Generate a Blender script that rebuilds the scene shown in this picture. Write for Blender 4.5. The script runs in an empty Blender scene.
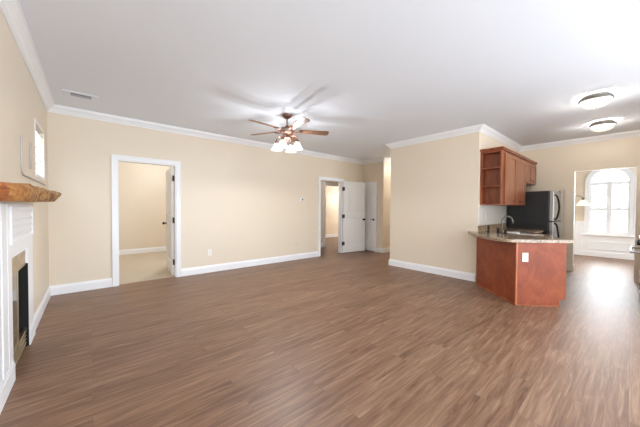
import bpy, bmesh, math, random
from mathutils import Vector, Matrix
random.seed(7)
S = bpy.context.scene
COL = S.collection
PI = math.pi
R = math.radians

# ------------------------------------------------------------------ camera
cd = bpy.data.cameras.new('camera'); cam = bpy.data.objects.new('camera', cd); COL.objects.link(cam)
cd.sensor_fit = 'HORIZONTAL'; cd.sensor_width = 36; cd.lens = 36*268.333/640; cd.clip_start = .02
yaw, pit, rol = R(40.527), R(1.103), R(.322)
Fv = Vector((math.sin(yaw)*math.cos(pit), math.cos(yaw)*math.cos(pit), -math.sin(pit)))
Rv = Vector((math.cos(yaw), -math.sin(yaw), 0)); Uv = Rv.cross(Fv)
R2 = Rv*math.cos(rol)+Uv*math.sin(rol); U2 = -Rv*math.sin(rol)+Uv*math.cos(rol)
M = Matrix(((R2.x, U2.x, -Fv.x, 0), (R2.y, U2.y, -Fv.y, 0), (R2.z, U2.z, -Fv.z, 0), (0, 0, 0, 1)))
EYE = 1.265
cam.matrix_world = Matrix.Translation((0, 0, EYE)) @ M
S.camera = cam

# ------------------------------------------------------------------ world, lights, exposure
w = bpy.data.worlds.new('world'); S.world = w; w.use_nodes = True
bg = w.node_tree.nodes['Background']; bg.inputs[0].default_value = (.80, .90, 1, 1); bg.inputs[1].default_value = 7.3
S.view_settings.view_transform = 'Standard'; S.view_settings.look = 'None'
S.view_settings.gamma = 1; S.view_settings.exposure = 0.12; S.view_settings.use_curve_mapping = False
S.cycles.use_denoising = True
S.cycles.max_bounces = 10; S.cycles.diffuse_bounces = 6
S.cycles.sample_clamp_indirect = 6

YRW = -2.93
def area(name, loc, rot, sx, sy, power, col=(1, 1, 1)):
    l = bpy.data.lights.new(name, 'AREA'); l.shape = 'RECTANGLE'; l.size = sx; l.size_y = sy; l.energy = power; l.color = col
    o = bpy.data.objects.new(name, l); COL.objects.link(o); o.location = loc; o.rotation_euler = rot; return o
def point(name, loc, power, col=(1, 1, 1), rad=.03, parent=None):
    l = bpy.data.lights.new(name, 'POINT'); l.energy = power; l.color = col; l.shadow_soft_size = rad
    o = bpy.data.objects.new(name, l); COL.objects.link(o); o.location = loc
    if parent: o.parent = parent
    return o
# daylight through the breakfast room, and through unseen openings added behind the camera
def portal(*a):
    o = area(*a, 1); o.data.cycles.is_portal = True
portal('rear_opening_portal', (1.1, YRW, 1.2), (R(90), 0, 0), 2.4, 2.3)
portal('rear_opening_portal', (3.85, YRW, 1.2), (R(90), 0, 0), 1.8, 2.3)
portal('side_opening_portal', (5.05, -1.825, 1.2), (0, R(90), 0), 2.35, 1.65)
area('left_wall_fill', (5.6, -1.825, 1.3), (0, R(90), 0), 2.3, 1.6, 95, (.9, .95, 1))  # added lamp outside the side opening, brightens the left wall
portal('breakfast_side_portal', (9.1, -2.23, 1.5), (R(90), 0, 0), 1.6, 1.6)
portal('breakfast_portal', (10.585, .433, 1.5), (0, R(90), 0), 1.76, .75)
area('daylight_breakfast_window', (11.3, .433, 1.75), (0, R(90), 0), 2.0, 1.1, 165, (.93, .97, 1))
# unseen fill lamp added behind the camera, tilted up to brighten the ceiling
CEIL_FILL = area('ceiling_fill', (1.6, -2.0, .45), (R(180-38), 0, R(-20)), 3.6, 1.4, 34, (.74, .88, 1))

# ------------------------------------------------------------------ materials
def lin(c): return tuple(((v/255)/12.92 if v/255 <= .04045 else ((v/255+.055)/1.055)**2.4) for v in c)+(1,)
def mat(name, c, rough=.6, metal=0, spec=.5, emit=None, es=0):
    m = bpy.data.materials.new(name); m.use_nodes = True; b = m.node_tree.nodes['Principled BSDF']
    b.inputs['Base Color'].default_value = lin(c); b.inputs['Roughness'].default_value = rough
    b.inputs['Metallic'].default_value = metal; b.inputs['Specular IOR Level'].default_value = spec
    if emit: b.inputs['Emission Color'].default_value = lin(emit); b.inputs['Emission Strength'].default_value = es
    return m
def nodes(m): return m.node_tree.nodes, m.node_tree.links, m.node_tree.nodes['Principled BSDF']
def coords(m, scale=(1, 1, 1), rot=(0, 0, 0)):
    n, l, b = nodes(m); t = n.new('ShaderNodeTexCoord'); mp = n.new('ShaderNodeMapping')
    mp.inputs['Scale'].default_value = scale; mp.inputs['Rotation'].default_value = rot
    l.new(t.outputs['Object'], mp.inputs[0]); return mp.outputs[0]
def noise(m, vec, scale, detail=4, rough=.5, dist=0):
    n, l, b = nodes(m); t = n.new('ShaderNodeTexNoise'); t.inputs['Scale'].default_value = scale; t.inputs['Detail'].default_value = detail
    t.inputs['Roughness'].default_value = rough; t.inputs['Distortion'].default_value = dist; l.new(vec, t.inputs['Vector']); return t.outputs['Fac']
def ramp(m, fac, stops):
    n, l, b = nodes(m); r = n.new('ShaderNodeValToRGB'); e = r.color_ramp.elements
    while len(e) < len(stops): e.new(.5)
    for i, (p, c) in enumerate(stops): e[i].position = p; e[i].color = lin(c)
    l.new(fac, r.inputs[0]); return r.outputs[0]
def mix(m, a, b_, fac, mode='MIX'):
    n, l, b = nodes(m); x = n.new('ShaderNodeMix'); x.data_type = 'RGBA'; x.blend_type = mode
    if isinstance(fac, float): x.inputs[0].default_value = fac
    else: l.new(fac, x.inputs[0])
    l.new(a, x.inputs[6]); l.new(b_, x.inputs[7]); return x.outputs[2]
def bump(m, fac, strength, dist=.01):
    n, l, b = nodes(m); t = n.new('ShaderNodeBump'); t.inputs['Strength'].default_value = strength; t.inputs['Distance'].default_value = dist
    l.new(fac, t.inputs['Height']); l.new(t.outputs[0], b.inputs['Normal'])

m_wall = mat('beige_wall_paint', (228, 215, 195), .42, spec=.4)
bump(m_wall, noise(m_wall, coords(m_wall), 160, 2), .06, .004)
m_ceil = mat('ceiling_paint', (233, 239, 247), .85)
bump(m_ceil, noise(m_ceil, coords(m_ceil), 120, 2), .06, .004)
m_white = mat('white_trim_paint', (240, 241, 243), .35)
m_door = mat('white_door_paint', (240, 240, 240), .4)
m_bronze = mat('dark_bronze', (38, 32, 30), .35, .8)
m_copper = mat('brushed_copper', (140, 104, 90), .35, .8)
m_nickel = mat('brushed_nickel', (175, 170, 162), .3, .9)
m_spout = mat('aged_pewter_spout', (104, 98, 90), .35, .8)
m_rim = mat('dull_nickel_rim', (120, 116, 110), .45, .6)
m_steel = mat('stainless_steel', (190, 190, 190), .28, 1)
m_black = mat('black_appliance_side', (24, 27, 31), .3)
m_blackgloss = mat('black_oven_glass', (14, 14, 16), .08)
m_dark = mat('dark_firebox', (22, 19, 17), .8)
m_plate = mat('white_plastic', (242, 240, 235), .35)
m_beigeplate = mat('almond_plastic', (228, 217, 198), .4)
m_grey = mat('vent_slot_grey', (120, 120, 120), .7)
m_brass = mat('antique_brass', (176, 160, 126), .3, .9)

m_floor = mat('wood_plank_floor', (150, 118, 96), .33, spec=.5)
def build_floor():
    m = m_floor; n, l, b = nodes(m); v = coords(m)
    br = n.new('ShaderNodeTexBrick'); l.new(v, br.inputs['Vector'])
    br.inputs['Scale'].default_value = 1; br.inputs['Brick Width'].default_value = 1.22; br.inputs['Row Height'].default_value = .15
    br.inputs['Mortar Size'].default_value = .0016; br.inputs['Mortar Smooth'].default_value = .2; br.inputs['Bias'].default_value = 0
    br.offset = .37; br.offset_frequency = 2
    br.inputs['Color1'].default_value = (0, 0, 0, 1); br.inputs['Color2'].default_value = (1, 1, 1, 1); br.inputs['Mortar'].default_value = (.5, .5, .5, 1)
    # grain shifted per plank
    sep = n.new('ShaderNodeVectorMath'); sep.operation = 'MULTIPLY_ADD'
    l.new(br.outputs['Color'], sep.inputs[0]); sep.inputs[1].default_value = (7, 3, 0); l.new(v, sep.inputs[2])
    mp = n.new('ShaderNodeMapping'); mp.inputs['Scale'].default_value = (1.5, 20, 1); l.new(sep.outputs[0], mp.inputs[0])
    g = noise(m, mp.outputs[0], 1.5, 7, .62, .9)
    mp2 = n.new('ShaderNodeMapping'); mp2.inputs['Scale'].default_value = (1.5, 60, 1); l.new(sep.outputs[0], mp2.inputs[0])
    g2 = noise(m, mp2.outputs[0], 2, 3, .6)
    plank = ramp(m, br.outputs['Color'], [(0, (116, 81, 61)), (.5, (136, 100, 78)), (1, (152, 117, 94))])
    grain = ramp(m, g, [(.3, (84, 56, 40)), (.5, (136, 102, 78)), (.7, (178, 146, 118))])
    c = mix(m, plank, grain, .62)
    fine = ramp(m, g2, [(.3, (205, 205, 205)), (.7, (255, 255, 255))])
    c = mix(m, c, fine, .6, 'MULTIPLY')
    dk = n.new('ShaderNodeRGB'); dk.outputs[0].default_value = lin((90, 60, 44))
    sm = n.new('ShaderNodeMath'); sm.operation = 'MULTIPLY'; sm.inputs[1].default_value = .45; l.new(br.outputs['Fac'], sm.inputs[0]); c = mix(m, c, dk.outputs[0], sm.outputs[0]); l.new(c, b.inputs['Base Color'])
    rr = n.new('ShaderNodeMapRange'); rr.inputs['To Min'].default_value = .36; rr.inputs['To Max'].default_value = .50; l.new(g, rr.inputs[0]); l.new(rr.outputs[0], b.inputs['Roughness'])
    bump(m, g2, .05, .002)
build_floor()
m_carpet = mat('beige_carpet', (205, 190, 168), .95)
bump(m_carpet, noise(m_carpet, coords(m_carpet), 300, 2), .5, .01)
def wood(name, axis_scale, a, b_, c_, rough=.35):
    m = mat(name, b_, rough); v = coords(m, axis_scale)
    g = noise(m, v, 3, 5, .6, .8); col = ramp(m, g, [(.3, a), (.5, b_), (.72, c_)])
    nodes(m)[1].new(col, nodes(m)[2].inputs['Base Color']); return m
m_cherry = wood('cherry_cabinet_wood', (5, 5, 1), (100, 50, 28), (134, 70, 40), (160, 92, 56), .32)
m_cherrydoor = wood('cherry_door_wood', (9, 9, .8), (112, 58, 32), (148, 86, 52), (174, 110, 70), .3)
m_panel = wood('cherry_panel_wood', (2.2, 2.2, 1.6), (122, 52, 24), (144, 66, 32), (158, 80, 42), .5)
m_blade = wood('fan_blade_wood', (14, 2, 2), (92, 64, 48), (124, 90, 68), (148, 114, 90), .35)
m_granite = mat('speckled_granite', (170, 145, 115), .15)
def build_granite():
    m = m_granite; v = coords(m); n, l, b = nodes(m)
    a = noise(m, v, 22, 6, .75); c = ramp(m, a, [(.36, (54, 38, 30)), (.46, (128, 98, 72)), (.56, (176, 150, 118)), (.7, (214, 196, 168))])
    a2 = noise(m, v, 90, 3, .7); c2 = ramp(m, a2, [(.38, (52, 40, 36)), (.5, (172, 150, 122)), (.65, (220, 205, 180))])
    l.new(mix(m, c, c2, .45), b.inputs['Base Color'])
build_granite()
m_mantel = mat('live_edge_wood', (170, 110, 55), .6, spec=.3)
def build_mantel():
    m = m_mantel; v = coords(m, (2, 1, 7)); n, l, b = nodes(m)
    a = noise(m, v, 2.2, 5, .6, 1.6); c = ramp(m, a, [(.3, (112, 54, 22)), (.42, (158, 84, 34)), (.52, (190, 122, 52)), (.62, (208, 150, 80)), (.74, (140, 74, 32))])
    v2 = coords(m); k = noise(m, v2, 16, 7, .75, .6); c2 = ramp(m, k, [(.38, (58, 34, 20)), (.46, (128, 82, 44)), (.55, (190, 146, 92)), (.64, (104, 62, 34))])
    s = n.new('ShaderNodeSeparateXYZ'); l.new(v2, s.inputs[0])
    mr = n.new('ShaderNodeMapRange'); mr.inputs['From Min'].default_value = 1.7; mr.inputs['From Max'].default_value = 2.5; l.new(s.outputs[1], mr.inputs[0])
    l.new(mix(m, c, c2, mr.outputs[0]), b.inputs['Base Color']); bump(m, k, .5, .01)
build_mantel()
m_tile = mat('tan_fireplace_tile', (168, 146, 112), .35)
def build_tile():
    m = m_tile; a = noise(m, coords(m), 9, 5, .6); l = nodes(m)[1]
    l.new(ramp(m, a, [(.3, (140, 118, 88)), (.6, (186, 164, 128))]), nodes(m)[2].inputs['Base Color'])
build_tile()
m_firescreen = mat('smoked_glass', (92, 84, 74), .12, .3)
m_splash = mat('white_tile_backsplash', (226, 221, 212), .3)
def glass_lit(name, col, es, trans):
    m = bpy.data.materials.new(name); m.use_nodes = True; n = m.node_tree.nodes; l = m.node_tree.links
    out = n['Material Output']; n.remove(n['Principled BSDF'])
    e = n.new('ShaderNodeEmission'); e.inputs[0].default_value = lin(col); e.inputs[1].default_value = es
    t = n.new('ShaderNodeBsdfTransparent'); mx = n.new('ShaderNodeMixShader'); mx.inputs[0].default_value = trans
    l.new(e.outputs[0], mx.inputs[1]); l.new(t.outputs[0], mx.inputs[2]); l.new(mx.outputs[0], out.inputs[0]); return m
m_shade = glass_lit('lit_frosted_shade', (255, 250, 242), 1.9, .5)
m_dome = glass_lit('lit_alabaster_dome', (255, 247, 228), 1.25, .45)
m_chand = glass_lit('lit_amber_white_shade', (255, 242, 215), 1.4, .4)
m_pane = bpy.data.materials.new('window_glass'); m_pane.use_nodes = True
def build_pane():
    n = m_pane.node_tree.nodes; l = m_pane.node_tree.links; out = n['Material Output']; n.remove(n['Principled BSDF'])
    t = n.new('ShaderNodeBsdfTransparent'); g = n.new('ShaderNodeBsdfGlossy'); g.inputs['Roughness'].default_value = .02
    mx = n.new('ShaderNodeMixShader'); mx.inputs[0].default_value = .05
    l.new(t.outputs[0], mx.inputs[1]); l.new(g.outputs[0], mx.inputs[2]); l.new(mx.outputs[0], out.inputs[0])
build_pane()

# ------------------------------------------------------------------ mesh helpers
NB = [0]
def box(bm, a, b, exact=False):
    # each box is grown by its own hair's breadth so that joined pieces never share a plane
    NB[0] += 1; e = 0 if exact else .00005*(NB[0] % 7)
    x0, y0, z0 = [min(a[i], b[i])-e for i in range(3)]; x1, y1, z1 = [max(a[i], b[i])+e for i in range(3)]
    v = [bm.verts.new(p) for p in ((x0, y0, z0), (x1, y0, z0), (x1, y1, z0), (x0, y1, z0), (x0, y0, z1), (x1, y0, z1), (x1, y1, z1), (x0, y1, z1))]
    for f in ((3, 2, 1, 0), (4, 5, 6, 7), (0, 1, 5, 4), (1, 2, 6, 5), (2, 3, 7, 6), (3, 0, 4, 7)): bm.faces.new([v[i] for i in f])
    return v
def obox(bm, c, ax, ay, az, hx, hy, hz):
    c, ax, ay, az = Vector(c), Vector(ax), Vector(ay), Vector(az)
    v = [bm.verts.new(c+ax*hx*i+ay*hy*j+az*hz*k) for i, j, k in ((-1,-1,-1),(1,-1,-1),(1,1,-1),(-1,1,-1),(-1,-1,1),(1,-1,1),(1,1,1),(-1,1,1))]
    for f in ((3, 2, 1, 0), (4, 5, 6, 7), (0, 1, 5, 4), (1, 2, 6, 5), (2, 3, 7, 6), (3, 0, 4, 7)): bm.faces.new([v[i] for i in f])
def prism(bm, poly, z0, z1):
    a = [bm.verts.new((x, y, z0)) for x, y in poly]; b = [bm.verts.new((x, y, z1)) for x, y in poly]; n = len(poly)
    bm.faces.new(a[::-1]); bm.faces.new(b)
    for i in range(n): bm.faces.new((a[i], a[(i+1) % n], b[(i+1) % n], b[i]))
def lathe(bm, prof, c=(0, 0, 0), seg=32, axis='Z', cap=False):
    rings = []
    for r, z in prof:
        ring = []
        for i in range(seg):
            t = 2*PI*i/seg; p = (r*math.cos(t), r*math.sin(t), z)
            if axis == 'Y': p = (p[0], p[2], p[1])
            if axis == 'X': p = (p[2], p[0], p[1])
            ring.append(bm.verts.new(Vector(p)+Vector(c)))
        rings.append(ring)
    for a, b in zip(rings, rings[1:]):
        for i in range(seg): bm.faces.new((a[i], a[(i+1) % seg], b[(i+1) % seg], b[i]))
    if cap: bm.faces.new(rings[0]); bm.faces.new(rings[-1])
def tube(bm, pts, r, seg=10, cap=True):
    pts = [Vector(p) for p in pts]; rings = []; prev = None
    for i, p in enumerate(pts):
        d = (pts[min(i+1, len(pts)-1)]-pts[max(i-1, 0)]).normalized()
        if prev is None: u = d.orthogonal().normalized()
        else: u = (prev-d*prev.dot(d)).normalized()
        prev = u; v = d.cross(u); rr = r[i] if isinstance(r, (list, tuple)) else r
        rings.append([bm.verts.new(p+(u*math.cos(2*PI*k/seg)+v*math.sin(2*PI*k/seg))*rr) for k in range(seg)])
    for a, b in zip(rings, rings[1:]):
        for k in range(seg): bm.faces.new((a[k], a[(k+1) % seg], b[(k+1) % seg], b[k]))
    if cap: bm.faces.new(rings[0][::-1]); bm.faces.new(rings[-1])
def smooth_curve(pts, n=8):
    pts = [Vector(p) for p in pts]; out = []
    P = [pts[0]]+pts+[pts[-1]]
    for i in range(1, len(P)-2):
        for k in range(n):
            t = k/n; a, b, c, d = P[i-1:i+3]
            out.append(.5*((2*b)+(c-a)*t+(2*a-5*b+4*c-d)*t*t+(3*b-a-3*c+d)*t**3))
    out.append(pts[-1]); return out
def obj(name, bm, m, parent=None, smooth=False, bevel=0, loc=None, rot=None):
    bmesh.ops.recalc_face_normals(bm, faces=bm.faces[:])
    me = bpy.data.meshes.new(name); bm.to_mesh(me); bm.free(); me.materials.append(m)
    if smooth:
        for p in me.polygons: p.use_smooth = True
    o = bpy.data.objects.new(name, me); COL.objects.link(o)
    if parent: o.parent = parent
    if loc: o.location = loc
    if rot: o.rotation_euler = rot
    if bevel:
        b = o.modifiers.new('bevel', 'BEVEL'); b.width = bevel; b.segments = 2; b.limit_method = 'ANGLE'; b.harden_normals = False
    return o
def BM(): return bmesh.new()
def bobj(name, boxes, m, parent=None, bevel=0, **k):
    bm = BM()
    for a, b in boxes: box(bm, a, b)
    return obj(name, bm, m, parent, bevel=bevel, **k)
def thing(name, label, cat, loc=(0, 0, 0), rz=0, group=None):
    o = bpy.data.objects.new(name, None); COL.objects.link(o); o.location = loc; o.rotation_euler = (0, 0, rz)
    o['label'] = label; o['category'] = cat; o['kind'] = 'thing'
    if group: o['group'] = group
    return o
def tag(o, label, cat, group=None):
    o['label'] = label; o['category'] = cat; o['kind'] = 'thing'
    if group: o['group'] = group
    return o
def struct(o, label=None):
    o['kind'] = 'structure'
    if label: o['label'] = label
    return o
def sempty(name, label=None, loc=(0, 0, 0), rz=0):
    o = bpy.data.objects.new(name, None); COL.objects.link(o); o.location = loc; o.rotation_euler = (0, 0, rz); return struct(o, label)
def copy_tree(o, parent=None):
    c = o.copy(); COL.objects.link(c)
    if parent: c.parent = parent
    for ch in list(o.children): copy_tree(ch, c)
    return c

# ------------------------------------------------------------------ plan
XL, YA, XB, YK, XF, XD, YD = -.456, 5.383, 5.098, 1.754, 7.549, 6.326, 4.631
H = 2.70; YB = 3.545; T = .12; XN = 10.45; XS = 4.9; YS = -.76; YR = -2.8
def wallgrid(name, axis, p0, p1, u0, u1, z0, z1, holes, m=m_wall, label=None, extra=None):
    """axis 'x': wall plane at x in [p0,p1] running along y"""
    us = sorted({u0, u1, *[h[0] for h in holes], *[h[1] for h in holes]}); zs = sorted({z0, z1, *[h[2] for h in holes], *[h[3] for h in holes]})
    bm = BM()
    for a, b in zip(us, us[1:]):
        for c, d in zip(zs, zs[1:]):
            if any(h[0] <= a and b <= h[1] and h[2] <= c and d <= h[3] for h in holes): continue
            if axis == 'x': box(bm, (p0, a, c), (p1, b, d), True)
            else: box(bm, (a, p0, c), (b, p1, d), True)
    if extra: extra(bm)
    bmesh.ops.remove_doubles(bm, verts=bm.verts[:], dist=1e-5)
    bm.verts.index_update(); seen = {}   # drop the doubled faces between touching cells
    for f in bm.faces: seen.setdefault(tuple(sorted(v.index for v in f.verts)), []).append(f)
    bmesh.ops.delete(bm, geom=[f for g in seen.values() if len(g) > 1 for f in g], context='FACES_ONLY')
    return struct(obj(name, bm, m), label)

struct(bobj('floor', [((XL-.2, YR-.2, -.1), (XN+.3, YA+.06, 0)), ((4.4, YA+.06, -.1), (XN+.3, 8.9, 0))], m_floor), 'brown wood plank floor running through living room, kitchen and breakfast room')
struct(bobj('floor_bedroom', [((XL-.2, YA+.06, -.1), (4.4, 8.95, .004))], m_carpet), 'beige carpet in the room behind the open doorway')
struct(bobj('ceiling', [((XL-.2, YR-.2, H), (XN+.3, 8.95, H+.1))], m_ceil), 'smooth white ceiling')
# left wall : firebox opening and shuttered window
FY0, FY1, FZ = 2.92, 3.57, .89
WY0, WY1, WZ0, WZ1 = 4.28, 4.95, 1.63, 2.20
wallgrid('wall_left', 'x', XL-T, XL, YR, 8.9, 0, H, [(FY0, FY1, 0, FZ), (WY0, WY1, WZ0, WZ1)])
# wall A
D1a, D1b, D2a, D2b, DH = .326, 1.178, 4.613, 5.414, 2.03
wallgrid('wall_back', 'y', YA, YA+T, XL, 8.2, 0, H, [(D1a, D1b, 0, DH), (D2a, D2b, 0, DH)])
# closet block and hall end
wallgrid('wall_closet', 'x', XD, XD+T, YD, YA, 0, H, [(4.915, 5.33, 0, 1.99)])
struct(bobj('wall_hall', [((XD+T, YD, 0), (8.2, YD+T, H)), ((8.2, YB, 0), (8.2+T, YA+T, H))], m_wall))
# the block between living room and kitchen
struct(bobj('wall_kitchen_partition', [((XB, YK, 0), (XF, YB, H))], m_wall), 'solid beige wall block between living room and kitchen')
# far kitchen wall with the opening
OY0, OY1, OZ = -.02, .80, 2.053
wallgrid('wall_right', 'x', XF, XF+T, YS-T, YB, 0, H, [(OY0, OY1, 0, OZ)])
struct(bobj('wall_opening_return', [((7.28, YS, 0), (XF, OY0, OZ+.0))], m_wall))
struct(bobj('trim_opening_stub', [((7.525, OY1, 0), (XF, .945, 1.695))], m_wall), 'low flat pilaster at the left side of the breakfast room opening')
struct(bobj('wall_range', [((XS, YS-T, 0), (XF, YS, H))], m_wall))
wallgrid('wall_side_opening', 'x', XS, XS+T, YR, YS-T, 0, H, [(-2.65, -1.0, .05, 2.4)])  # unseen wall; its opening is added to send light onto the left wall
# unseen rear wall with two tall openings added to let sky light in
wallgrid('wall_rear', 'y', YR-T, YR, XL, XS+T, 0, H, [(-.1, 2.3, .05, 2.35), (2.95, 4.75, .05, 2.35)])
# breakfast room
AR, AZ, AY = .375, 2.0, .433
def arch_fill(bm):
    n = 24
    arc = [(AY+AR*math.cos(PI*i/n), AZ+AR*math.sin(PI*i/n)) for i in range(n+1)]
    for side in (0, 1):
        pts = arc[:n//2+1] if side == 0 else arc[n//2:]
        corner = (AY+AR, AZ+AR) if side == 0 else (AY-AR, AZ+AR)
        for (a, b) in zip(pts, pts[1:]):
            vs = [[bm.verts.new((x, p[0], p[1])) for p in (a, b, corner)] for x in (XN, XN+T)]
            bm.faces.new(vs[0]); bm.faces.new(vs[1][::-1])
            bm.faces.new((vs[0][0], vs[0][1], vs[1][1], vs[1][0]))
wallgrid('wall_breakfast', 'x', XN, XN+T, -2.1, 3.0, 0, H, [(AY-AR, AY+AR, .62, AZ+AR)], extra=arch_fill)
wallgrid('wall_breakfast_side', 'y', -2.1-T, -2.1, XF+T, XN, 0, H, [(8.3, 9.9, .7, 2.3)])
struct(bobj('wall_breakfast_inner', [((XF+T, 3.0, 0), (XN, 3.0+T, H)), ((XF, -2.1, 0), (XF+T, YS-T, H))], m_wall))
# rooms behind the back wall
struct(bobj('wall_bedroom', [((XL, 8.8, 0), (4.4, 8.9, H)), ((4.4, YA+T, 0), (4.5, 8.9, H))], m_wall))
wallgrid('wall_hall_far', 'y', 6.60, 6.72, 4.5, 8.2, 0, H, [(5.87, 6.72, 0, 2.05)])
struct(bobj('wall_far_room', [((4.5, 8.62, 0), (10.3, 8.72, H)), ((10.2, 6.6, 0), (10.3, 8.62, H)), ((8.2, 6.6, 0), (10.2, 6.72, H)), ((8.2, YA+T, 0), (8.3, 6.6, H))], m_wall))

# ------------------------------------------------------------------ trim : baseboards and crown
def sweep(name, pts, prof, m, inside=1):
    """pts: plan polyline; prof: (offset from wall, z); the room lies on the left of travel if inside=1"""
    bm = BM(); P = [Vector(p) for p in pts]; rows = []
    for i, p in enumerate(P):
        d0 = (P[i]-P[i-1]).normalized() if i else None; d1 = (P[i+1]-P[i]).normalized() if i < len(P)-1 else None
        nrm = lambda d: Vector((-d.y, d.x))*inside
        if d0 is None: k = nrm(d1)
        elif d1 is None: k = nrm(d0)
        else:
            a, b = nrm(d0), nrm(d1); s = (a+b); k = s/(1+a.dot(b))
        rows.append([bm.verts.new((p.x+k.x*o, p.y+k.y*o, z)) for o, z in prof])
    n = len(prof)
    for a, b in zip(rows, rows[1:]):
        for j in range(n): bm.faces.new((a[j], a[(j+1) % n], b[(j+1) % n], b[j]))
    bm.faces.new(rows[0]); bm.faces.new(rows[-1][::-1])
    return struct(obj(name, bm, m))
CROWN = [(0, H-.098), (.012, H-.098), (.016, H-.084), (.026, H-.078), (.04, H-.055), (.062, H-.034), (.07, H-.03), (.074, H-.014), (.085, H-.012), (.085, H), (0, H)]
BASE = [(0, 0), (.018, 0), (.018, .10), (.013, .118), (.008, .125), (.006, .14), (0, .14)]
sweep('trim_1', [(XL, YR), (XL, YA), (XD, YA), (XD, YD), (8.2, YD)], CROWN, m_white, -1)
sweep('trim_2', [(8.2, YB), (XB, YB), (XB, YK), (XF, YK), (XF, YS), (XS, YS), (XS, YR)], CROWN, m_white, -1)
sweep('baseboard_left', [(XL, 3.86), (XL, YA), (D1a-.075, YA)], BASE, m_white, -1)
sweep('baseboard_left_near', [(XL, YR), (XL, 2.22)], BASE, m_white, -1)
sweep('baseboard_back', [(D1b+.075, YA), (D2a-.075, YA)], BASE, m_white, -1)
sweep('baseboard_closet', [(XD, 4.84), (XD, YD), (8.2, YD)], BASE, m_white, -1)
sweep('baseboard_partition', [(8.2, YB), (XB, YB), (XB, YK+.02)], BASE, m_white, -1)
sweep('baseboard_right', [(XF, 1.0), (7.525, 1.0), (7.525, OY1), (XF+T, OY1)], BASE, m_beigeplate, -1)
sweep('baseboard_opening_return', [(7.28, YS+.0), (7.28, OY0), (XF+T, OY0)][::-1], BASE, m_beigeplate, 1)
sweep('baseboard_bedroom', [(XL, 8.8), (4.4, 8.8)], BASE, m_white, -1)
sweep('baseboard_hall', [(4.5, 6.6), (5.78, 6.6)], BASE, m_white, -1)
sweep('baseboard_far_room', [(4.5, 8.62), (10.2, 8.62)], BASE, m_white, -1)

# ------------------------------------------------------------------ doors
def casing(parent, axis, p, sgn, u0, u1, ztop, w=.07, name='casing', t=.018):
    """flat casing with a raised outer bead, on the face p of a wall"""
    bm = BM()
    def b(ua, ub, za, zb, tt):
        if axis == 'y': box(bm, (ua, p, za), (ub, p+sgn*tt, zb))
        else: box(bm, (p, ua, za), (p+sgn*tt, ub, zb))
    for (a, c) in ((u0-w, u0), (u1, u1+w)): b(a, c, 0, ztop, t)
    b(u0-w, u1+w, ztop, ztop+w, t)
    b(u0-w, u0-w+.018, 0, ztop+w, t+.008); b(u1+w-.018, u1+w, 0, ztop+w, t+.008); b(u0-w, u1+w, ztop+w-.018, ztop+w, t+.008)
    return obj(name, bm, m_white, parent)
def jamb(parent, axis, p0, p1, u0, u1, ztop, t=.016):
    bm = BM()
    def b(ua, ub, za, zb, q0=p0, q1=p1):
        if axis == 'y': box(bm, (ua, q0, za), (ub, q1, zb))
        else: box(bm, (q0, ua, za), (q1, ub, zb))
    b(u0, u0+t, 0, ztop); b(u1-t, u1, 0, ztop); b(u0, u1, ztop-t, ztop)
    return obj('jamb', bm, m_white, parent)
def leaf(parent, w, h, loc, rz, panels=True, hinges=False):
    """door leaf: hinge edge at local x=0, runs to x=w, thickness along y, with two raised panels on both faces"""
    bm = BM(); t = .018; st = min(.115, w*.24)
    box(bm, (0, -.003, 0), (w, .003, h))
    zs = [(0, .24), (.98, 1.12) , (h-.13, h)]
    for x0, x1 in ((0, st), (w-st, w)): box(bm, (x0, -t, 0), (x1, t, h))
    for z0, z1 in zs: box(bm, (st, -t, z0), (w-st, t, z1))
    for z0, z1 in ((.24, .98), (1.12, h-.13)):
        a = .04
        for s in (-1, 1):
            y0, y1 = s*.0032, s*.015
            lo = [bm.verts.new(q) for q in ((st+.026, y0, z0+.026), (w-st-.026, y0, z0+.026), (w-st-.026, y0, z1-.026), (st+.026, y0, z1-.026))]
            hi = [bm.verts.new(q) for q in ((st+a, y1, z0+a), (w-st-a, y1, z0+a), (w-st-a, y1, z1-a), (st+a, y1, z1-a))]
            bm.faces.new(hi)
            for i in range(4): bm.faces.new((lo[i], lo[(i+1) % 4], hi[(i+1) % 4], hi[i]))
    o = obj('leaf', bm, m_door, parent, loc=loc, rot=(0, 0, rz), bevel=.002); return o
def knob(parent, x, z, t=.018, sides=(-1, 1)):
    bm = BM()
    for s in sides:
        lathe(bm, [(.001, s*t), (.031, s*t), (.031, s*(t+.006)), (.012, s*(t+.01)), (.012, s*(t+.03)), (.026, s*(t+.042)), (.03, s*(t+.055)), (.024, s*(t+.068)), (.001, s*(t+.072))], (x, 0, z), 18, 'Y')
    return obj('door_knob', bm, m_bronze, parent, smooth=True)
def hinges(parent, x, zs, y):
    for z in zs:
        bm = BM(); box(bm, (x-.03, y-.003, z-.045), (x+.03, y+.003, z+.045)); lathe(bm, [(.008, z-.05), (.008, z+.05)], (x, y, 0), 10, cap=True)
        obj('hinge', bm, m_bronze, parent)
# door 1 : opens away into the carpeted room
d1 = sempty('door_1', 'white doorway in the back wall with its door swung into a carpeted room')
casing(d1, 'y', YA, -1, D1a, D1b, DH); casing(d1, 'y', YA+T, 1, D1a, D1b, DH); jamb(d1, 'y', YA-.002, YA+T+.002, D1a, D1b, DH)
l1 = leaf(d1, .80, 2.0, (D1b-.03, YA+T+.03, .012), R(90-4.5)); knob(l1, .735, .93)
for z in (.26, 1.03, 1.80):
    bm = BM(); box(bm, (D1b-.022, YA+.05, z-.05), (D1b-.016, YA+T+.004, z+.05)); lathe(bm, [(.009, z-.052), (.009, z+.052)], (D1b-.024, YA+T+.008, 0), 10, cap=True)
    obj('hinge', bm, m_bronze, d1)
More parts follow.
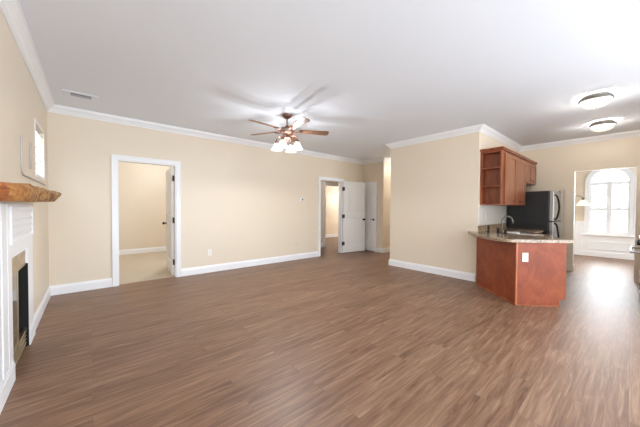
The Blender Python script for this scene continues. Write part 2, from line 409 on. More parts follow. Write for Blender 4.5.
# door 2 : opens into the living room and lies back against the wall
d2 = sempty('door_2', 'white two-panel door folded back against the wall beside its doorway')
casing(d2, 'y', YA, -1, D2a, D2b, DH); casing(d2, 'y', YA+T, 1, D2a, D2b, DH); jamb(d2, 'y', YA-.002, YA+T+.002, D2a, D2b, DH)
l2 = leaf(d2, .80, 2.02, (D2b-.012, YA-.058, .016), R(-9.2)); knob(l2, .735, .93)
for z in (.26, 1.03, 1.80):
    bm = BM(); box(bm, (.012, -.022, z-.05), (.048, -.016, z+.05)); lathe(bm, [(.011, z-.055), (.011, z+.055)], (-.002, -.014, 0), 10, cap=True)
    box(bm, (-.03, -.016, z-.05), (0, -.006, z+.05)); obj('hinge', bm, m_bronze, l2)
# door 3 : closed narrow closet door
d3 = sempty('door_3', 'closed narrow white closet door at right angles to the open door')
casing(d3, 'x', XD, -1, 4.915, 5.33, 1.99, .06); jamb(d3, 'x', XD, XD+T, 4.915, 5.33, 1.99)
l3 = leaf(d3, .383, 1.955, (XD+.03, 5.314, .016), R(-90)); 
bm = BM(); lathe(bm, [(.001, -.018), (.03, -.018), (.03, -.024), (.012, -.028), (.012, -.05), (.001, -.054)], (.33, 0, .92), 18, 'Y'); tube(bm, [(.33, -.045, .92), (.27, -.05, .92), (.235, -.046, .922)], [.01, .009, .007])
obj('door_handle', bm, m_bronze, l3, smooth=True)
# door 4 : doorway across the hall
d4 = sempty('door_4', 'white cased doorway across the hall into a bright room')
casing(d4, 'y', 6.60, -1, 5.87, 6.72, 2.05); jamb(d4, 'y', 6.598, 6.722, 5.87, 6.72, 2.05)
bm = BM(); box(bm, (5.886, 6.63, .90), (5.889, 6.67, 1.0)); obj('strike_plate', bm, m_bronze, d4)

# ------------------------------------------------------------------ breakfast room window, wainscot
w1 = sempty('window_1', 'arched white window with shutters in the breakfast room')
def arcband(bm, y, z, r0, r1, x0, x1, n=28, a0=0, a1=PI):
    rings = []
    for i in range(n+1):
        t = a0+(a1-a0)*i/n
        rings.append([bm.verts.new((x, y+r*math.cos(t), z+r*math.sin(t))) for x, r in ((x0, r0), (x0, r1), (x1, r1), (x1, r0))])
    for a, b in zip(rings, rings[1:]):
        for j in range(4): bm.faces.new((a[j], a[(j+1) % 4], b[(j+1) % 4], b[j]))
    bm.faces.new(rings[0]); bm.faces.new(rings[-1][::-1])
bm = BM(); arcband(bm, AY, AZ, AR-.005, AR+.085, XN-.022, XN); arcband(bm, AY, AZ, AR+.065, AR+.085, XN-.032, XN)
for s in (-1, 1):
    box(bm, (XN-.022, AY+s*(AR-.005), .60), (XN, AY+s*(AR+.085), AZ)); box(bm, (XN-.032, AY+s*(AR+.065), .60), (XN, AY+s*(AR+.085), AZ))
obj('window_frame', bm, m_white, w1)
bobj('window_sill', [((XN-.07, AY-AR-.12, .57), (XN+.02, AY+AR+.12, .605)), ((XN-.025, AY-AR-.09, .49), (XN, AY+AR+.09, .57))], m_white, w1)
bm = BM(); g0, g1 = AY-AR, AY+AR
box(bm, (XN+.005, g0, .62), (XN+.05, g0+.045, AZ)); box(bm, (XN+.005, g1-.045, .62), (XN+.05, g1, AZ))
box(bm, (XN+.005, g0, .62), (XN+.05, g1, .70)); box(bm, (XN+.0, g0, AZ-.07), (XN+.055, g1, AZ+.02)); box(bm, (XN+.002, AY-.05, .62), (XN+.053, AY+.05, AZ))
box(bm, (XN+.007, g0, 1.24), (XN+.048, g1, 1.325))
arcband(bm, AY, AZ, AR-.035, AR, XN+.005, XN+.05)
obj('sash', bm, m_white, w1)
bm = BM(); box(bm, (XN+.07, g0, .62), (XN+.074, g1, AZ)); 
n = 24; vs = [bm.verts.new((XN+.072, AY+AR*math.cos(PI*i/n), AZ+AR*math.sin(PI*i/n))) for i in range(n+1)]; bm.faces.new(vs)
obj('pane', bm, m_pane, w1)
for (a, b) in ((g0+.045, AY-.045), (AY+.045, g1-.045)):
    for (z0, z1) in ((.70, 1.24), (1.325, AZ-.07)):
        bm = BM(); k = int((z1-z0)/.075); st = (z1-z0)/k
        for i in range(k):
            zc = z0+st*(i+.5); obox(bm, (XN+.03, (a+b)/2, zc), Vector((math.cos(R(22)), 0, math.sin(R(22)))), (0, 1, 0), Vector((-math.sin(R(22)), 0, math.cos(R(22)))), .026, (b-a)/2, .006)
        box(bm, (XN-.002, (a+b)/2-.014, z0+.01), (XN+.006, (a+b)/2+.014, z1-.01))
        obj('shutter', bm, m_white, w1)
struct(bobj('trim_3', [((XN-.012, -2.1, 0), (XN, AY-AR-.085, .90)), ((XN-.012, AY+AR+.085, 0), (XN, 3.0, .90)), ((XN-.012, AY-AR-.09, 0), (XN, AY+AR+.09, .49)),
    ((XN-.035, -2.1, .90), (XN, AY-AR-.09, .945)), ((XN-.035, AY+AR+.09, .90), (XN, 3.0, .945)), ((XN-.028, -2.1, 0), (XN, 3.0, .13))], m_white), 'white wainscot below the breakfast room window')
def pframe(bm, x, y0, y1, z0, z1, t=.018):
    for a, b in (((y0, z0), (y1, z0+t)), ((y0, z1-t), (y1, z1)), ((y0, z0), (y0+t, z1)), ((y1-t, z0), (y1, z1))): box(bm, (x-.012, a[0], a[1]), (x, b[0], b[1]))
bm = BM(); pframe(bm, XN-.012, AY-AR-.02, AY+AR-.0, .20, .41); pframe(bm, XN-.012, .93, 1.55, .20, .80); pframe(bm, XN-.012, 1.65, 2.6, .2, .8); pframe(bm, XN-.012, -.9, -.12, .2, .8)
struct(obj('trim_4', bm, m_white), 'raised panel mouldings on the white wainscot')

# ------------------------------------------------------------------ shuttered window on the left wall
w2 = sempty('window_2', 'small shuttered window on the fireplace wall')
bm = BM()
box(bm, (XL, WY0-.03, WZ0-.03), (XL+.006, WY1+.03, WZ0)); box(bm, (XL, WY0-.03, WZ1), (XL+.006, WY1+.03, WZ1+.03)); box(bm, (XL, WY0-.03, WZ0), (XL+.006, WY0, WZ1)); box(bm, (XL, WY1, WZ0), (XL+.006, WY1+.03, WZ1))
obj('window_frame', bm, m_white, w2)
bm = BM(); k = 9
for i in range(k):
    z = WZ0+(WZ1-WZ0)*(i+.5)/k; obox(bm, (XL-.035, (WY0+WY1)/2, z), Vector((math.cos(R(52)), 0, -math.sin(R(52)))), (0, 1, 0), Vector((math.sin(R(52)), 0, math.cos(R(52)))), .034, (WY1-WY0)/2, .004)
obj('shutter', bm, m_white, w2)
bobj('pane', [((XL-.1, WY0, WZ0), (XL-.096, WY1, WZ1))], m_pane, w2)
# rounded trim beside and under the window; its grey paints the moulding's shadow lines
cv = [(XL+.006, 3.44, 1.88)]+[(XL+.006, 3.44, z) for z in (1.8, 1.7)]+[(XL+.006, 3.44+.09*(1-math.cos(t)), 1.64-.09*math.sin(t)) for t in [PI/2*i/8 for i in range(9)]]+[(XL+.006, 4.0, 1.55), (XL+.006, 5.0, 1.55)]
bm = BM(); tube(bm, cv, .009, 8); tube(bm, [(XL+.006, 3.90, 1.9), (XL+.006, 3.90, 1.64)], .008, 8)
obj('moulding', bm, mat('moulding_shade_grey', (196, 188, 180), .5), w2, smooth=True)

# ------------------------------------------------------------------ fireplace
fx = XL+.02
fp = thing('fireplace', 'white panelled fireplace surround with tan tile and dark firebox', 'fireplace', (XL, 3.2, 0))
def P(y): return y-3.2
def Q(x): return x-XL
bm = BM()
for a, b in ((2.22, 2.60), (2.64, 2.78), (2.80, FY0), (FY1, 3.84)):
    box(bm, (Q(XL), P(a), 0), (Q(fx), P(b), 1.285))
box(bm, (Q(XL), P(2.60), 0), (Q(fx)-.012, P(2.64), 1.285)); box(bm, (Q(XL), P(2.78), 0), (Q(fx)-.012, P(2.80), 1.285))
box(bm, (Q(XL), P(FY0), FZ), (Q(fx), P(FY1), 1.285))
obj('surround', bm, m_white, fp, bevel=.002)
for a, b in ((2.2, FY0), (FY1, 3.86)):
    bobj('plinth', [((Q(fx), P(a), 0), (Q(fx)+.008, P(b), .12)), ((Q(fx), P(a), .12), (Q(fx)+.004, P(b), .14))], m_white, fp)
bm = BM(); y0, y1, z0, z1 = 2.87, 3.80, .99, 1.265
for a, b in (((y0, z0), (y1, z0+.022)), ((y0, z1-.022), (y1, z1)), ((y0, z0), (y0+.03, z1)), ((y1-.03, z0), (y1, z1))): box(bm, (Q(fx), P(a[0]), a[1]), (Q(fx)+.011, P(b[0]), b[1]))
for i in range(4):
    z = z0+.05+i*.056; obox(bm, (Q(fx)+.001, P((y0+y1)/2), z), (math.cos(R(72)), 0, math.sin(R(72))), (0, 1, 0), (-math.sin(R(72)), 0, math.cos(R(72))), .024, (y1-y0)/2-.03, .003)
obj('louvred_panel', bm, m_white, fp)
ix = .004
bm = BM()   # tan tile face just inside the white surround
box(bm, (ix-.02, P(FY0), .755), (ix, P(FY1), FZ))
obj('tile_facing', bm, m_tile, fp)
bm = BM()
for a, b in (((-.5, P(FY0), 0), (-.48, P(FY1), .8)), ((-.5, P(FY0), 0), (ix-.02, P(FY0)+.01, .8)), ((-.5, P(FY1)-.006, 0), (Q(fx)-.001, P(FY1), .754)), ((-.5, P(FY0), .76), (ix-.02, P(FY1), .8)), ((-.5, P(FY0), 0), (ix-.02, P(FY1), .012))): box(bm, a, b)
obj('firebox', bm, m_dark, fp)
bm = BM(); box(bm, (ix-.012, P(FY0)+.004, .17), (ix-.004, P(3.23), .745)); obj('glass_door', bm, m_firescreen, fp)
bm = BM()
box(bm, (ix-.014, P(3.23), .17), (ix+.0, P(3.242), .745)); box(bm, (ix-.014, P(FY0)+.004, .742), (ix+.001, P(FY1)-.004, .755)); box(bm, (ix-.02, P(FY0)+.004, .155), (ix+.003, P(FY1)-.004, .17)); 
obj('brass_frame', bm, m_brass, fp)
bm = BM()
for i in range(4): obox(bm, (ix-.008, P((FY0+FY1)/2), .035+i*.033), (math.cos(R(50)), 0, math.sin(R(50))), (0, 1, 0), (-math.sin(R(50)), 0, math.cos(R(50))), .014, (FY1-FY0)/2-.03, .003)
obj('lower_grille', bm, m_brass, fp)
# mantel slab
bm = BM()
secs = []
ys = [1.2+i*(4.42-1.2)/64 for i in range(65)]
def ip(v, tab):
    for (a, b), (c, d) in zip(tab, tab[1:]):
        if v <= c: return b+(d-b)*(v-a)/(c-a)
    return tab[-1][1]
for y in ys:
    zb = ip(y, [(1.2, 1.287), (2.9, 1.302), (3.8, 1.320), (4.1, 1.345), (4.42, 1.40)]); zt = ip(y, [(1.2, 1.352), (1.56, 1.358), (2.4, 1.404), (3.3, 1.408), (4.1, 1.428), (4.42, 1.436)])
    xf = ip(y, [(1.2, -.27), (4.0, -.26), (4.42, -.275)])+.006*math.sin(y*9)+.004*math.sin(y*31)+random.uniform(-.003, .003)
    j = lambda s: random.uniform(-s, s)*(1 if y < 2.2 else 2)
    secs.append([bm.verts.new(q) for q in ((XL, y, zb), (xf-.02, y, zb+j(.002)), (xf+j(.003), y, zb+.3*(zt-zb)), (xf+.006+j(.003), y, zb+.65*(zt-zb)), (xf-.012, y, zt+j(.002)), (XL, y, zt))])
for a, b in zip(secs, secs[1:]):
    for j in range(6): bm.faces.new((a[j], a[(j+1) % 6], b[(j+1) % 6], b[j]))
bm.faces.new(secs[0]); bm.faces.new(secs[-1][::-1])
tag(obj('mantel_shelf', bm, m_mantel), 'rough live-edge honey brown wood mantel shelf on the left wall', 'shelf')

# ------------------------------------------------------------------ ceiling fan
fan = thing('ceiling_fan', 'copper ceiling fan with five wood blades and four lit glass shades', 'ceiling fan', (2.313, 3.501, H))
bm = BM(); lathe(bm, [(.001, 0), (.075, 0), (.078, -.012), (.062, -.032), (.034, -.055), (.016, -.062), (.001, -.062)], seg=28); obj('canopy', bm, m_copper, fan, smooth=True)
bm = BM(); lathe(bm, [(.011, -.05), (.011, -.19)], seg=14, cap=True); obj('downrod', bm, m_copper, fan, smooth=True)
bm = BM(); lathe(bm, [(.001, -.165), (.028, -.168), (.032, -.185), (.05, -.195), (.09, -.205), (.105, -.222), (.108, -.245), (.105, -.27), (.085, -.29), (.05, -.3), (.045, -.33), (.075, -.345), (.075, -.365), (.04, -.38), (.02, -.40), (.001, -.41)], seg=32)
obj('motor_housing', bm, m_copper, fan, smooth=True)
bm = BM(); lathe(bm, [(.108, -.232), (.112, -.238), (.112, -.252), (.108, -.258)], seg=32); obj('housing_band', bm, m_nickel, fan, smooth=True)
def blade(ang):
    a = R(ang); h = bpy.data.objects.new('blade', None)
    bm = BM(); n = 14; up, dn = [], []
    outline = []
    for i in range(n+1):
        t = i/n; x = .19+.47*t; wdt = .052+.018*t if t < .93 else (.052+.018*t)*math.sqrt(max(.0, 1-((t-.93)/.07)**2)*.55+.45)
        outline.append((x, wdt))
    pts = [(x, w_) for x, w_ in outline]+[(x, -w_) for x, w_ in outline[::-1]]
    top = [bm.verts.new((x, y, .004)) for x, y in pts]; bot = [bm.verts.new((x, y, -.004)) for x, y in pts]
    bm.faces.new(top); bm.faces.new(bot[::-1]); k = len(pts)
    for i in range(k): bm.faces.new((top[i], top[(i+1) % k], bot[(i+1) % k], bot[i]))
    for v in bm.verts:   # blade pitch
        y, z = v.co.y, v.co.z; v.co.y = y*math.cos(R(12))+z*math.sin(R(12)); v.co.z = -y*math.sin(R(12))+z*math.cos(R(12))
    b = obj('blade', bm, m_blade, fan, loc=(0, 0, -.24), rot=(0, 0, a))
    bm = BM()
    for s in (-1, 1): tube(bm, smooth_curve([(.095, s*.012, -.012), (.14, s*.03, -.022), (.19, s*.034, -.012+s*.006), (.235, s*.012, -.006)], 5), .0065, 8)
    obox(bm, (.215, 0, -.007), (1, 0, 0), (0, math.cos(R(12)), -math.sin(R(12))), (0, math.sin(R(12)), math.cos(R(12))), .03, .035, .003)
    obj('blade_bracket', bm, m_copper, b, smooth=False)
for k in range(5): blade(116+72*k)
cb = m_chand
for k in range(4):
    a = R(35+90*k); ca, sa = math.cos(a), math.sin(a)
    bm = BM(); tube(bm, [(r*ca, r*sa, z) for r, z in [(p[0], p[2]) for p in smooth_curve([(.04, 0, -.36), (.09, 0, -.325), (.145, 0, -.335), (.17, 0, -.375), (.165, 0, -.405)], 5)]], .008, 8)
    arm = obj('light_arm', bm, m_copper, fan, smooth=True)
    bm = BM(); lathe(bm, [(.001, .0), (.024, 0), (.026, -.03), (.02, -.035)], seg=16); obj('socket_cup', bm, m_copper, arm, smooth=True, loc=(.168*ca, .168*sa, -.395), rot=(R(14)*-sa*-1, R(14)*-ca, 0))
    bm = BM(); lathe(bm, [(.022, 0), (.034, -.012), (.048, -.035), (.06, -.065), (.076, -.095), (.092, -.112), (.09, -.112), (.058, -.066), (.046, -.036), (.032, -.013), (.02, -.002)], seg=24)
    obj('lamp_shade', bm, m_shade, fan, smooth=True, loc=(.17*ca, .17*sa, -.42))
    point('fan_bulb', (.13*ca, .13*sa, -.50), 20, (.93, .96, 1), .012, fan)

# ------------------------------------------------------------------ ceiling lights
def ceiling_light(x, y, label, power, r=.155, group='flush ceiling lights in the kitchen'):
    t = thing('ceiling_light', label, 'ceiling light', (x, y, H), 0, group)
    bm = BM(); lathe(bm, [(.001, 0), (.125, 0), (.12, -.02), (.012, -.03), (.009, -.15)], seg=24); obj('base', bm, m_nickel, t, smooth=True)
    bm = BM(); lathe(bm, [(r*.95, -.028), (r*1.01, -.028), (r*1.03, -.05), (r*.98, -.06), (r*.93, -.052), (r*.95, -.028)], seg=40); obj('rim', bm, m_rim, t, smooth=True)
    bm = BM(); lathe(bm, [(r*.93, -.042), (r*.92, -.07), (r*.82, -.105), (r*.6, -.132), (r*.3, -.147), (.001, -.15)], seg=40); obj('glass_bowl', bm, m_dome, t, smooth=True)
    bm = BM(); lathe(bm, [(.001, -.145), (.011, -.15), (.007, -.157), (.009, -.163), (.001, -.168)], seg=12); obj('finial', bm, m_nickel, t, smooth=True)
    point('ceiling_bulb', (.04, 0, -.10), power, (1, .96, .91), .05, t); return t
ceiling_light(4.86, .34, 'frosted glass flush ceiling light nearer the living room', 36)
ceiling_light(6.38, .36, 'frosted glass flush ceiling light nearer the far kitchen wall', 38)
# unseen bare point lights added to brighten the rooms behind
point('bedroom_fill', (1.6, 6.9, 2.5), 76, (.95, .97, 1), .1)
point('far_room_fill', (9.2, 7.5, 1.7), 70, (.96, .97, 1), .1)
point('hall_fill', (5.0, 6.05, 2.5), 9, (1, .94, .85), .08)
point('hall_fill', (7.2, 4.1, 2.5), 22, (1, .95, .88), .08)

# ------------------------------------------------------------------ ceiling vent
v = thing('ceiling_vent', 'white slotted air vent in the ceiling near the left corner', 'vent', (-.08, 4.655, H))
bm = BM(); box(bm, (-.17, -.105, -.008), (.17, .105, 0)); obj('frame', bm, m_ceil, v, bevel=.004)
bm = BM(); box(bm, (-.10, -.055, -.0095), (.10, .045, -.0075)); obj('slots', bm, m_grey, v)
bm = BM()
for i in range(2): obox(bm, (0, -.022+i*.034, -.012), (1, 0, 0), (0, math.cos(R(35)), math.sin(R(35))), (0, -math.sin(R(35)), math.cos(R(35))), .10, .005, .001)
obj('slat', bm, m_ceil, v)

# ------------------------------------------------------------------ kitchen : upper cabinets
CY = 1.434
def cab_door(parent, w, h, loc, rz=0, hw='bin', m=m_cherrydoor, knob_x=None, name='door'):
    """shaker/raised panel door; front is local -y"""
    bm = BM(); st = .055
    box(bm, (0, -.012, 0), (w, 0, h))
    for a, b in (((0, 0), (st, h)), ((w-st, 0), (w, h)), ((st, 0), (w-st, st)), ((st, h-st), (w-st, h))): box(bm, (a[0], -.02, a[1]), (b[0], 0, b[1]))
    lo = [bm.verts.new(q) for q in ((st+.008, -.012, st+.008), (w-st-.008, -.012, st+.008), (w-st-.008, -.012, h-st-.008), (st+.008, -.012, h-st-.008))]
    k = .03; hi = [bm.verts.new(q) for q in ((st+k, -.019, st+k), (w-st-k, -.019, st+k), (w-st-k, -.019, h-st-k), (st+k, -.019, h-st-k))]
    bm.faces.new(hi)
    for i in range(4): bm.faces.new((lo[i], lo[(i+1) % 4], hi[(i+1) % 4], hi[i]))
    o = obj(name, bm, m, parent, loc=loc, rot=(0, 0, rz), bevel=.002)
    if knob_x is not None:
        kz = .055 if hw == 'low' else h-.055
        bm = BM(); tube(bm, smooth_curve([(knob_x-.035, -.02, kz), (knob_x-.03, -.036, kz-.004), (knob_x+.03, -.036, kz-.004), (knob_x+.035, -.02, kz)], 4), .006, 8)
        obj('handle', bm, m_bronze, o, smooth=True)
    return o
UZ0, UZ1 = 1.34, 2.255
# open shelf end unit, shelves open to the living room side
X0 = 5.165
oc = thing('open_shelf_cabinet', 'cherry wood wall cabinet end with three open shelves facing the living room', 'cabinet', (X0, 0, 0))
YW = YK-.003; X1 = X0+.142
bobj('carcass', [((0, YW-.02, UZ0), (.14, YW, UZ1)), ((0, CY, UZ0), (.14, CY+.02, UZ1)), ((0, CY+.02, UZ1-.03), (.14, YW-.02, UZ1)), ((0, CY+.02, UZ0), (.14, YW-.02, UZ0+.022)), ((.128, CY+.02, UZ0+.022), (.14, YW-.02, UZ1-.03))], m_cherry, oc)
for z in (1.648, 1.955): bobj('shelf', [((.004, CY+.02, z), (.128, YW-.02, z+.02))], m_cherry, oc)
tc = thing('tall_wall_cabinet', 'tall cherry wood wall cabinet with two doors beside the open shelves', 'cabinet', (X1, 0, 0))
XT = 6.62; wt = XT-X1-.002
bobj('carcass', [((0, CY, UZ0), (wt, YW, UZ1))], m_cherry, tc)
dw = wt/2-.012
cab_door(tc, dw, UZ1-UZ0-.05, (.004, CY, UZ0+.012), 0, 'low', knob_x=dw*.78)
cab_door(tc, dw, UZ1-UZ0-.05, (.016+dw, CY, UZ0+.012), 0, 'low', knob_x=dw*.35)
sc = thing('short_wall_cabinet', 'short cherry wood wall cabinet above the refrigerator', 'cabinet', (XT, 0, 0))
ws = 7.49-XT; SZ = 1.80
bobj('carcass', [((0, CY, SZ), (ws, YW, UZ1))], m_cherry, sc)
dw = ws/2-.012
cab_door(sc, dw, UZ1-SZ-.05, (.006, CY, SZ+.012), 0, 'low', knob_x=dw*.8)
cab_door(sc, dw, UZ1-SZ-.05, (.018+dw, CY, SZ+.012), 0, 'low', knob_x=dw*.3)
# cornice board along the cabinets
bm = BM(); prof = [(-.02, UZ1+.001), (.03, UZ1+.001), (.034, UZ1+.004), (.05, UZ1+.03), (.056, UZ1+.034), (.056, UZ1+.042), (-.02, UZ1+.042)]
pl_ = [Vector((X0, YK)), Vector((X0, CY)), Vector((7.49, CY)), Vector((7.49, YK))]; rows = []
for i, p in enumerate(pl_):
    dirs = [(pl_[j+1]-pl_[j]).normalized() for j in (i-1, i) if 0 <= j < 3]; ns = [Vector((d.y, -d.x)) for d in dirs]
    k = ns[0] if len(ns) == 1 else (ns[0]+ns[1])/(1+ns[0].dot(ns[1]))
    rows.append([bm.verts.new((p.x+k.x*o*.6, p.y+k.y*o*.6, z)) for o, z in prof])
for a, b in zip(rows, rows[1:]):
    for j in range(len(prof)): bm.faces.new((a[j], a[(j+1) % len(prof)], b[(j+1) % len(prof)], b[j]))
bm.faces.new(rows[0]); bm.faces.new(rows[-1][::-1])
tag(obj('cabinet_cornice', bm, m_cherry), 'cherry wood cornice running along the top of the wall cabinets', 'moulding')

# ------------------------------------------------------------------ kitchen : peninsula, worktop
e1 = Vector((.7071, .7071, 0)); e2 = Vector((.7071, -.7071, 0)); B = Vector((4.243, .99, 0)); A = B+e1*1.04; TOP = .835; CT = TOP-.0012
pc = thing('peninsula_cabinet', 'angled cherry wood peninsula base below the granite worktop', 'cabinet', B, R(45))
# local frame: x = e1 (towards the partition wall), -y = e2 (towards the kitchen)
LB, DB = 1.04, .61
bobj('back_panel', [((0, -.012, .0), (LB, 0, CT))], m_panel, pc)
bobj('end_panel', [((-.001, -DB, .095), (.012, 0, CT)), ((-.001, -DB+.075, 0), (.012, 0, .095))], m_panel, pc)
bobj('carcass', [((.012, -DB, .095), (LB-.08, -.012, .62)), ((.012, -DB, .62), (.40, -DB+.02, CT)), ((.012, -DB+.075, 0), (LB-.08, -.012, .095))], m_cherry, pc)
bobj('corner_strip', [((-.006, -.012, 0), (.010, .006, CT)), ], wood('cherry_edge_wood', (5, 5, 1), (170, 96, 60), (190, 112, 76), (200, 128, 92)), pc, bevel=.002)
bobj('shoe_moulding', [((0, 0, 0), (LB, .014, .016)), ((-.014, -DB+.075, 0), (-.001, 0, .016))], m_cherrydoor, pc)
for i in range(1):
    cab_door(pc, .30, CT-.12, (.02+.33*i, -DB, .11), 0, 'high', m=m_cherrydoor, knob_x=.25)
# sink corner base and run to the refrigerator
C = B+e2*.61
bm = BM(); prism(bm, [(4.95, .83), (5.36, .87), (5.74, 1.17), (5.79, 1.74), (5.11, 1.74), (5.0, 1.62), (5.38, 1.29)], .0, .62)
bmesh.ops.transform(bm, matrix=(Matrix.Translation(B) @ Matrix.Rotation(R(45), 4, 'Z')).inverted(), verts=bm.verts[:])
obj('corner_carcass', bm, m_cherry, pc)
bc = thing('base_cabinet', 'cherry wood base cabinet between sink corner and refrigerator', 'cabinet')
bobj('carcass', [((5.81, 1.16, .1), (6.60, 1.74, CT)), ((5.81, 1.22, 0), (6.60, 1.74, .1))], m_cherry, bc)
cab_door(bc, .385, CT-.12, (5.815, 1.16, .11), 0, 'high', knob_x=.33); cab_door(bc, .385, CT-.12, (6.21, 1.16, .11), 0, 'high', knob_x=.05)
# worktop with a sink cut-out
front = [(5.085, 1.905), (4.96, 1.83), (4.80, 1.745), (4.58, 1.575), (4.40, 1.43), (4.28, 1.31), (4.20, 1.20), (4.165, 1.10), (4.18, 1.02), (4.235, .955), (4.30, .89)]
front = [(p.x, p.y) for p in smooth_curve([(x, y, 0) for x, y in front], 4)]
SC = Vector((5.33, 1.20, 0)); sl, sd = .25, .17
poly = front+[(4.71, .492), (4.74, .492), (4.97, .72), (5.36, .79), (5.76, 1.11), (6.62, 1.11), (6.62, 1.752), (5.10, 1.752), (5.10, 1.905)]
poly[-1] = (5.096, 1.905); poly[-2] = (5.096, 1.752)
hole = [SC+e1*a*sl+e2*b*sd for a, b in ((-1, -1), (1, -1), (1, 1), (-1, 1))]
bm = BM()
def ring(pts, z): return [bm.verts.new((p[0], p[1], z)) for p in pts]
to, th_, bo = ring(poly, TOP+.04), ring([(h.x, h.y) for h in hole], TOP+.04), ring(poly, TOP)
bh = ring([(h.x, h.y) for h in hole], TOP)
def fill(outer, inner):
    es = [bm.edges.new((outer[i], outer[(i+1) % len(outer)])) for i in range(len(outer))]+[bm.edges.new((inner[i], inner[(i+1) % 4])) for i in range(4)]
    bmesh.ops.triangle_fill(bm, use_beauty=True, use_dissolve=False, edges=es)
fill(to, th_); fill(bo, bh)
for a, b in ((to, bo), (th_, bh)):
    for i in range(len(a)): bm.faces.new((a[i], a[(i+1) % len(a)], b[(i+1) % len(a)], b[i]))
wk = tag(obj('worktop', bm, m_granite), 'speckled tan granite worktop curving over the peninsula and under the window cabinets', 'worktop')
wk['label'] = 'speckled tan granite worktop curving around the peninsula and sink'
bobj('upstand', [((5.10, YK-.02, TOP+.04), (6.62, YK, TOP+.145))], m_granite, wk)
struct(bobj('trim_backsplash', [((XB+.004, YK-.006, TOP+.145), (6.62, YK, UZ0))], m_splash), 'pale painted backsplash above the worktop')
# sink
sk = thing('kitchen_sink', 'stainless steel sink set into the granite worktop', 'sink', (SC.x, SC.y, TOP+.04), R(45))
bm = BM(); rim = .022
def rrect(hx, hy, r, z):
    out = []
    for cx_, cy_, a0 in ((hx-r, hy-r, 0), (-hx+r, hy-r, 90), (-hx+r, -hy+r, 180), (hx-r, -hy+r, 270)):
        for i in range(5): a = R(a0+i*22.5); out.append(bm.verts.new((cx_+r*math.cos(a), cy_+r*math.sin(a), z)))
    return out
rs = [rrect(sl+rim, sd+rim, .04, .001), rrect(sl+rim-.004, sd+rim-.004, .04, .007), rrect(sl-.008, sd-.008, .04, .006), rrect(sl-.015, sd-.015, .05, -.03), rrect(sl-.03, sd-.03, .06, -.16), rrect(.04, .04, .03, -.165)]
for a, b in zip(rs, rs[1:]):
    for i in range(20): bm.faces.new((a[i], a[(i+1) % 20], b[(i+1) % 20], b[i]))
bm.faces.new(rs[-1]); obj('basin', bm, m_steel, sk, smooth=True)
bm = BM(); lathe(bm, [(.001, -.158), (.035, -.158), (.04, -.162)], seg=18); obj('drain', bm, m_nickel, sk)
# faucet
fc = thing('kitchen_faucet', 'dark bronze gooseneck kitchen faucet behind the sink', 'faucet', (5.115, 1.40, TOP+.0405), R(-45))
bm = BM(); lathe(bm, [(.001, 0), (.03, 0), (.03, .008), (.022, .014), (.018, .05), (.013, .06)], seg=18)
tube(bm, smooth_curve([(0, 0, .03), (0, 0, .16), (.006, 0, .215), (.04, 0, .262), (.09, 0, .275), (.145, 0, .25), (.165, 0, .20)], 6), .0115, 12)
tube(bm, [(.164, 0, .205), (.170, 0, .165)], .014, 12); obj('spout', bm, m_spout, fc, smooth=True)
for s in (-1, 1):
    bm = BM(); lathe(bm, [(.001, 0), (.024, 0), (.022, .012), (.014, .04), (.018, .055), (.012, .066), (.001, .07)], (0, s*.10, 0), 16); tube(bm, [(0, s*.10, .058), (.01, s*.135, .066), (.014, s*.165, .078)], [.008, .007, .008], 8)
    obj('tap_handle', bm, m_bronze, fc, smooth=True)
bobj('base_plate', [((-.026, -.12, 0), (.026, .12, .006))], m_bronze, fc, bevel=.003)
bm = BM(); lathe(bm, [(.001, 0), (.02, 0), (.016, .02), (.012, .05), (.02, .075), (.014, .10), (.006, .105)], seg=16); tube(bm, [(0, 0, .09), (0, 0, .115), (.04, 0, .118), (.055, 0, .108)], .006, 8)
tag(obj('soap_dispenser', bm, m_bronze, smooth=True, loc=(5.08, 1.585, TOP+.0405)), 'small dark bronze soap dispenser beside the kitchen faucet', 'soap dispenser')

# ------------------------------------------------------------------ refrigerator
FX0, FX1, FYF = 6.66, 7.43, 1.06
fr = thing('refrigerator', 'black sided refrigerator with stainless steel doors and curved handles', 'refrigerator', (FX0, 0, 0))
wf = FX1-FX0
bobj('body', [((0, FYF, .05), (wf, YK-.03, 1.625)), ((.02, FYF+.03, .0), (wf-.02, YK-.06, .05))], m_black, fr, bevel=.006)
m_fridgedoor = mat('fridge_door_steel', (170, 170, 168), .32, .85)
for z0, z1 in ((.06, 1.03), (1.042, 1.625)):
    d = bobj('door', [((.002, .985, z0), (wf-.002, FYF-.006, z1))], m_fridgedoor, fr, bevel=.012)
    za, zb = (z0+.28, z1-.03) if z0 < .5 else (z0+.03, z1-.08)
    bm = BM(); tube(bm, smooth_curve([(.055, .985, za), (.055, .945, za+.04), (.055, .915, (za+zb)/2), (.055, .945, zb-.04), (.055, .985, zb)], 7), .014, 10)
    obj('handle', bm, m_bronze, d, smooth=True)
bobj('hinge_cover', [((wf-.09, .99, 1.625), (wf-.02, FYF+.03, 1.64))], m_blackgloss, fr)

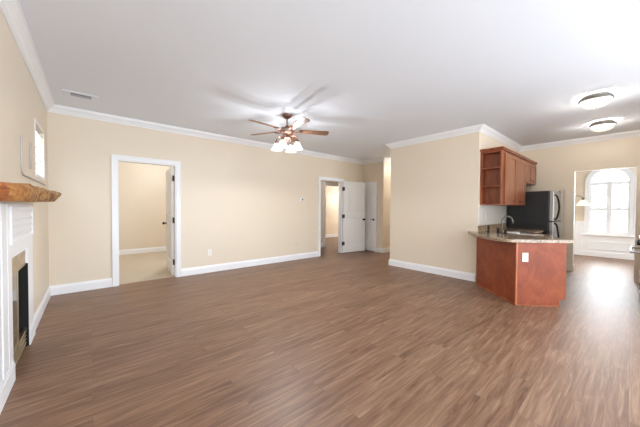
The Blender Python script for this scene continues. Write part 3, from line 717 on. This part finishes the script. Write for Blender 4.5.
# ------------------------------------------------------------------ range
rg = thing('kitchen_range', 'black oven range with a steel handle at the right edge of the kitchen', 'stove', (5.16, 0, 0))
bobj('body', [((0, YS+.012, .09), (.75, -.085, .89)), ((.02, YS+.03, 0), (.73, -.13, .09))], m_blackgloss, rg)
bobj('oven_door', [((.01, -.085, .27), (.74, -.062, .775))], m_blackgloss, rg, bevel=.004)
bobj('storage_drawer', [((.01, -.085, .10), (.74, -.064, .255))], m_steel, rg, bevel=.004)
bobj('control_panel', [((0, -.085, .785), (.75, -.06, .89))], m_steel, rg, bevel=.004)
bobj('cooktop', [((-.003, YS+.012, .89), (.753, -.058, .905))], m_blackgloss, rg, bevel=.003)
bobj('backguard', [((0, YS+.012, .905), (.75, YS+.06, 1.02))], m_steel, rg, bevel=.004)
bm = BM(); tube(bm, smooth_curve([(.05, -.062, .735), (.055, -.01, .735), (.10, .012, .735), (.65, .012, .735), (.695, -.01, .735), (.70, -.062, .735)], 6), .014, 12); obj('handle', bm, m_steel, rg, smooth=True)
for i in range(4):
    bm = BM(); lathe(bm, [(.001, .0), (.022, 0), (.019, .028), (.001, .03)], (.12+i*.17, -.06, .84), 16, 'Y'); obj('knob', bm, m_blackgloss, rg, smooth=True)

# ------------------------------------------------------------------ chandelier in the breakfast room
ch = thing('chandelier', 'bronze chandelier with pale glass bell shades in the breakfast room', 'chandelier', (9.0, 1.15, H))
bm = BM(); lathe(bm, [(.001, 0), (.065, 0), (.06, -.02), (.015, -.04), (.001, -.04)], seg=20); obj('canopy', bm, m_nickel, ch, smooth=True)
bm = BM(); tube(bm, [(0, 0, -.03), (0, 0, -.95)], .006, 8); obj('stem', bm, m_nickel, ch)
bm = BM(); lathe(bm, [(.001, -.93), (.018, -.94), (.03, -.99), (.016, -1.05), (.034, -1.12), (.012, -1.2), (.001, -1.22)], seg=18); obj('hub', bm, m_nickel, ch, smooth=True)
for k in range(3):
    a = R(-90+120*k); ca, sa = math.cos(a), math.sin(a)
    bm = BM(); tube(bm, [(p.x*ca, p.x*sa, p.z) for p in smooth_curve([(.02, 0, -1.13), (.12, 0, -1.16), (.22, 0, -1.10), (.30, 0, -1.105), (.35, 0, -1.14), (.35, 0, -1.175)], 6)], .009, 8)
    lathe(bm, [(.001, -1.15), (.05, -1.152), (.052, -1.158), (.02, -1.165), (.022, -1.20)], (.35*ca, .35*sa, 0), 16)
    ar = obj('arm', bm, mat('pewter', (120, 112, 100), .4, .7) if k == 0 else bpy.data.materials['pewter'], ch, smooth=True)
    bm = BM(); lathe(bm, [(.024, -1.195), (.05, -1.215), (.085, -1.26), (.11, -1.305), (.14, -1.335), (.136, -1.335), (.10, -1.30), (.02, -1.2)], seg=24); obj('lamp_shade', bm, m_chand, ch, smooth=True, loc=(.35*ca, .35*sa, 0))
    point('chandelier_bulb', (.35*ca, .35*sa, -1.29), 14, (1, .96, .9), .03, ch)

# ------------------------------------------------------------------ outlets, thermostat
def outlet(label, loc, rz, m=m_plate, group='wall sockets'):
    t = thing('wall_outlet', label, 'outlet', loc, rz)
    bobj('cover_plate', [((-.036, -.006, -.058), (.036, 0, .058))], m, t, bevel=.002)
    bm = BM()
    for z in (-.024, .024): box(bm, (-.016, -.008, z-.016), (.016, -.006, z+.016))
    rc = obj('socket_face', bm, m, t)
    for z in (-.024, .024):
        bm = BM()
        for s in (-1, 1): box(bm, (s*.007-.0015, -.0086, z-.005), (s*.007+.0015, -.008, z+.007))
        box(bm, (-.0085, -.0086, z-.0065), (.0085, -.0081, z-.005)); obj('slots', bm, m_grey, rc)
    return t
outlet('white socket plate low on the long back wall near the open doorway', (1.762, YA, .388), 0)
outlet('almond socket plate low on the back wall below the thermostat', (3.861, YA, .395), 0, m_beigeplate)
outlet('almond socket plate low on the partition wall', (XB, 2.69, .382), R(-90), m_beigeplate)
# peninsula end panel faces -e1 ; its front is local -y
Pq = B+e2*.105; outlet('white socket plate on the cherry peninsula end panel', (Pq.x-.0016, Pq.y-.0016, .64), R(-45))
outlet('pale socket plate on the backsplash above the worktop', (5.48, YK-.006, 1.13), 0, m_beigeplate)
th = thing('thermostat', 'small white thermostat with a dark screen on the back wall', 'thermostat', (4.0, YA, 1.48))
bobj('case', [((-.06, -.016, -.045), (.05, 0, .045))], m_plate, th, bevel=.004)
bobj('screen', [((-.005, -.018, -.022), (.036, -.016, .022))], m_blackgloss, th)
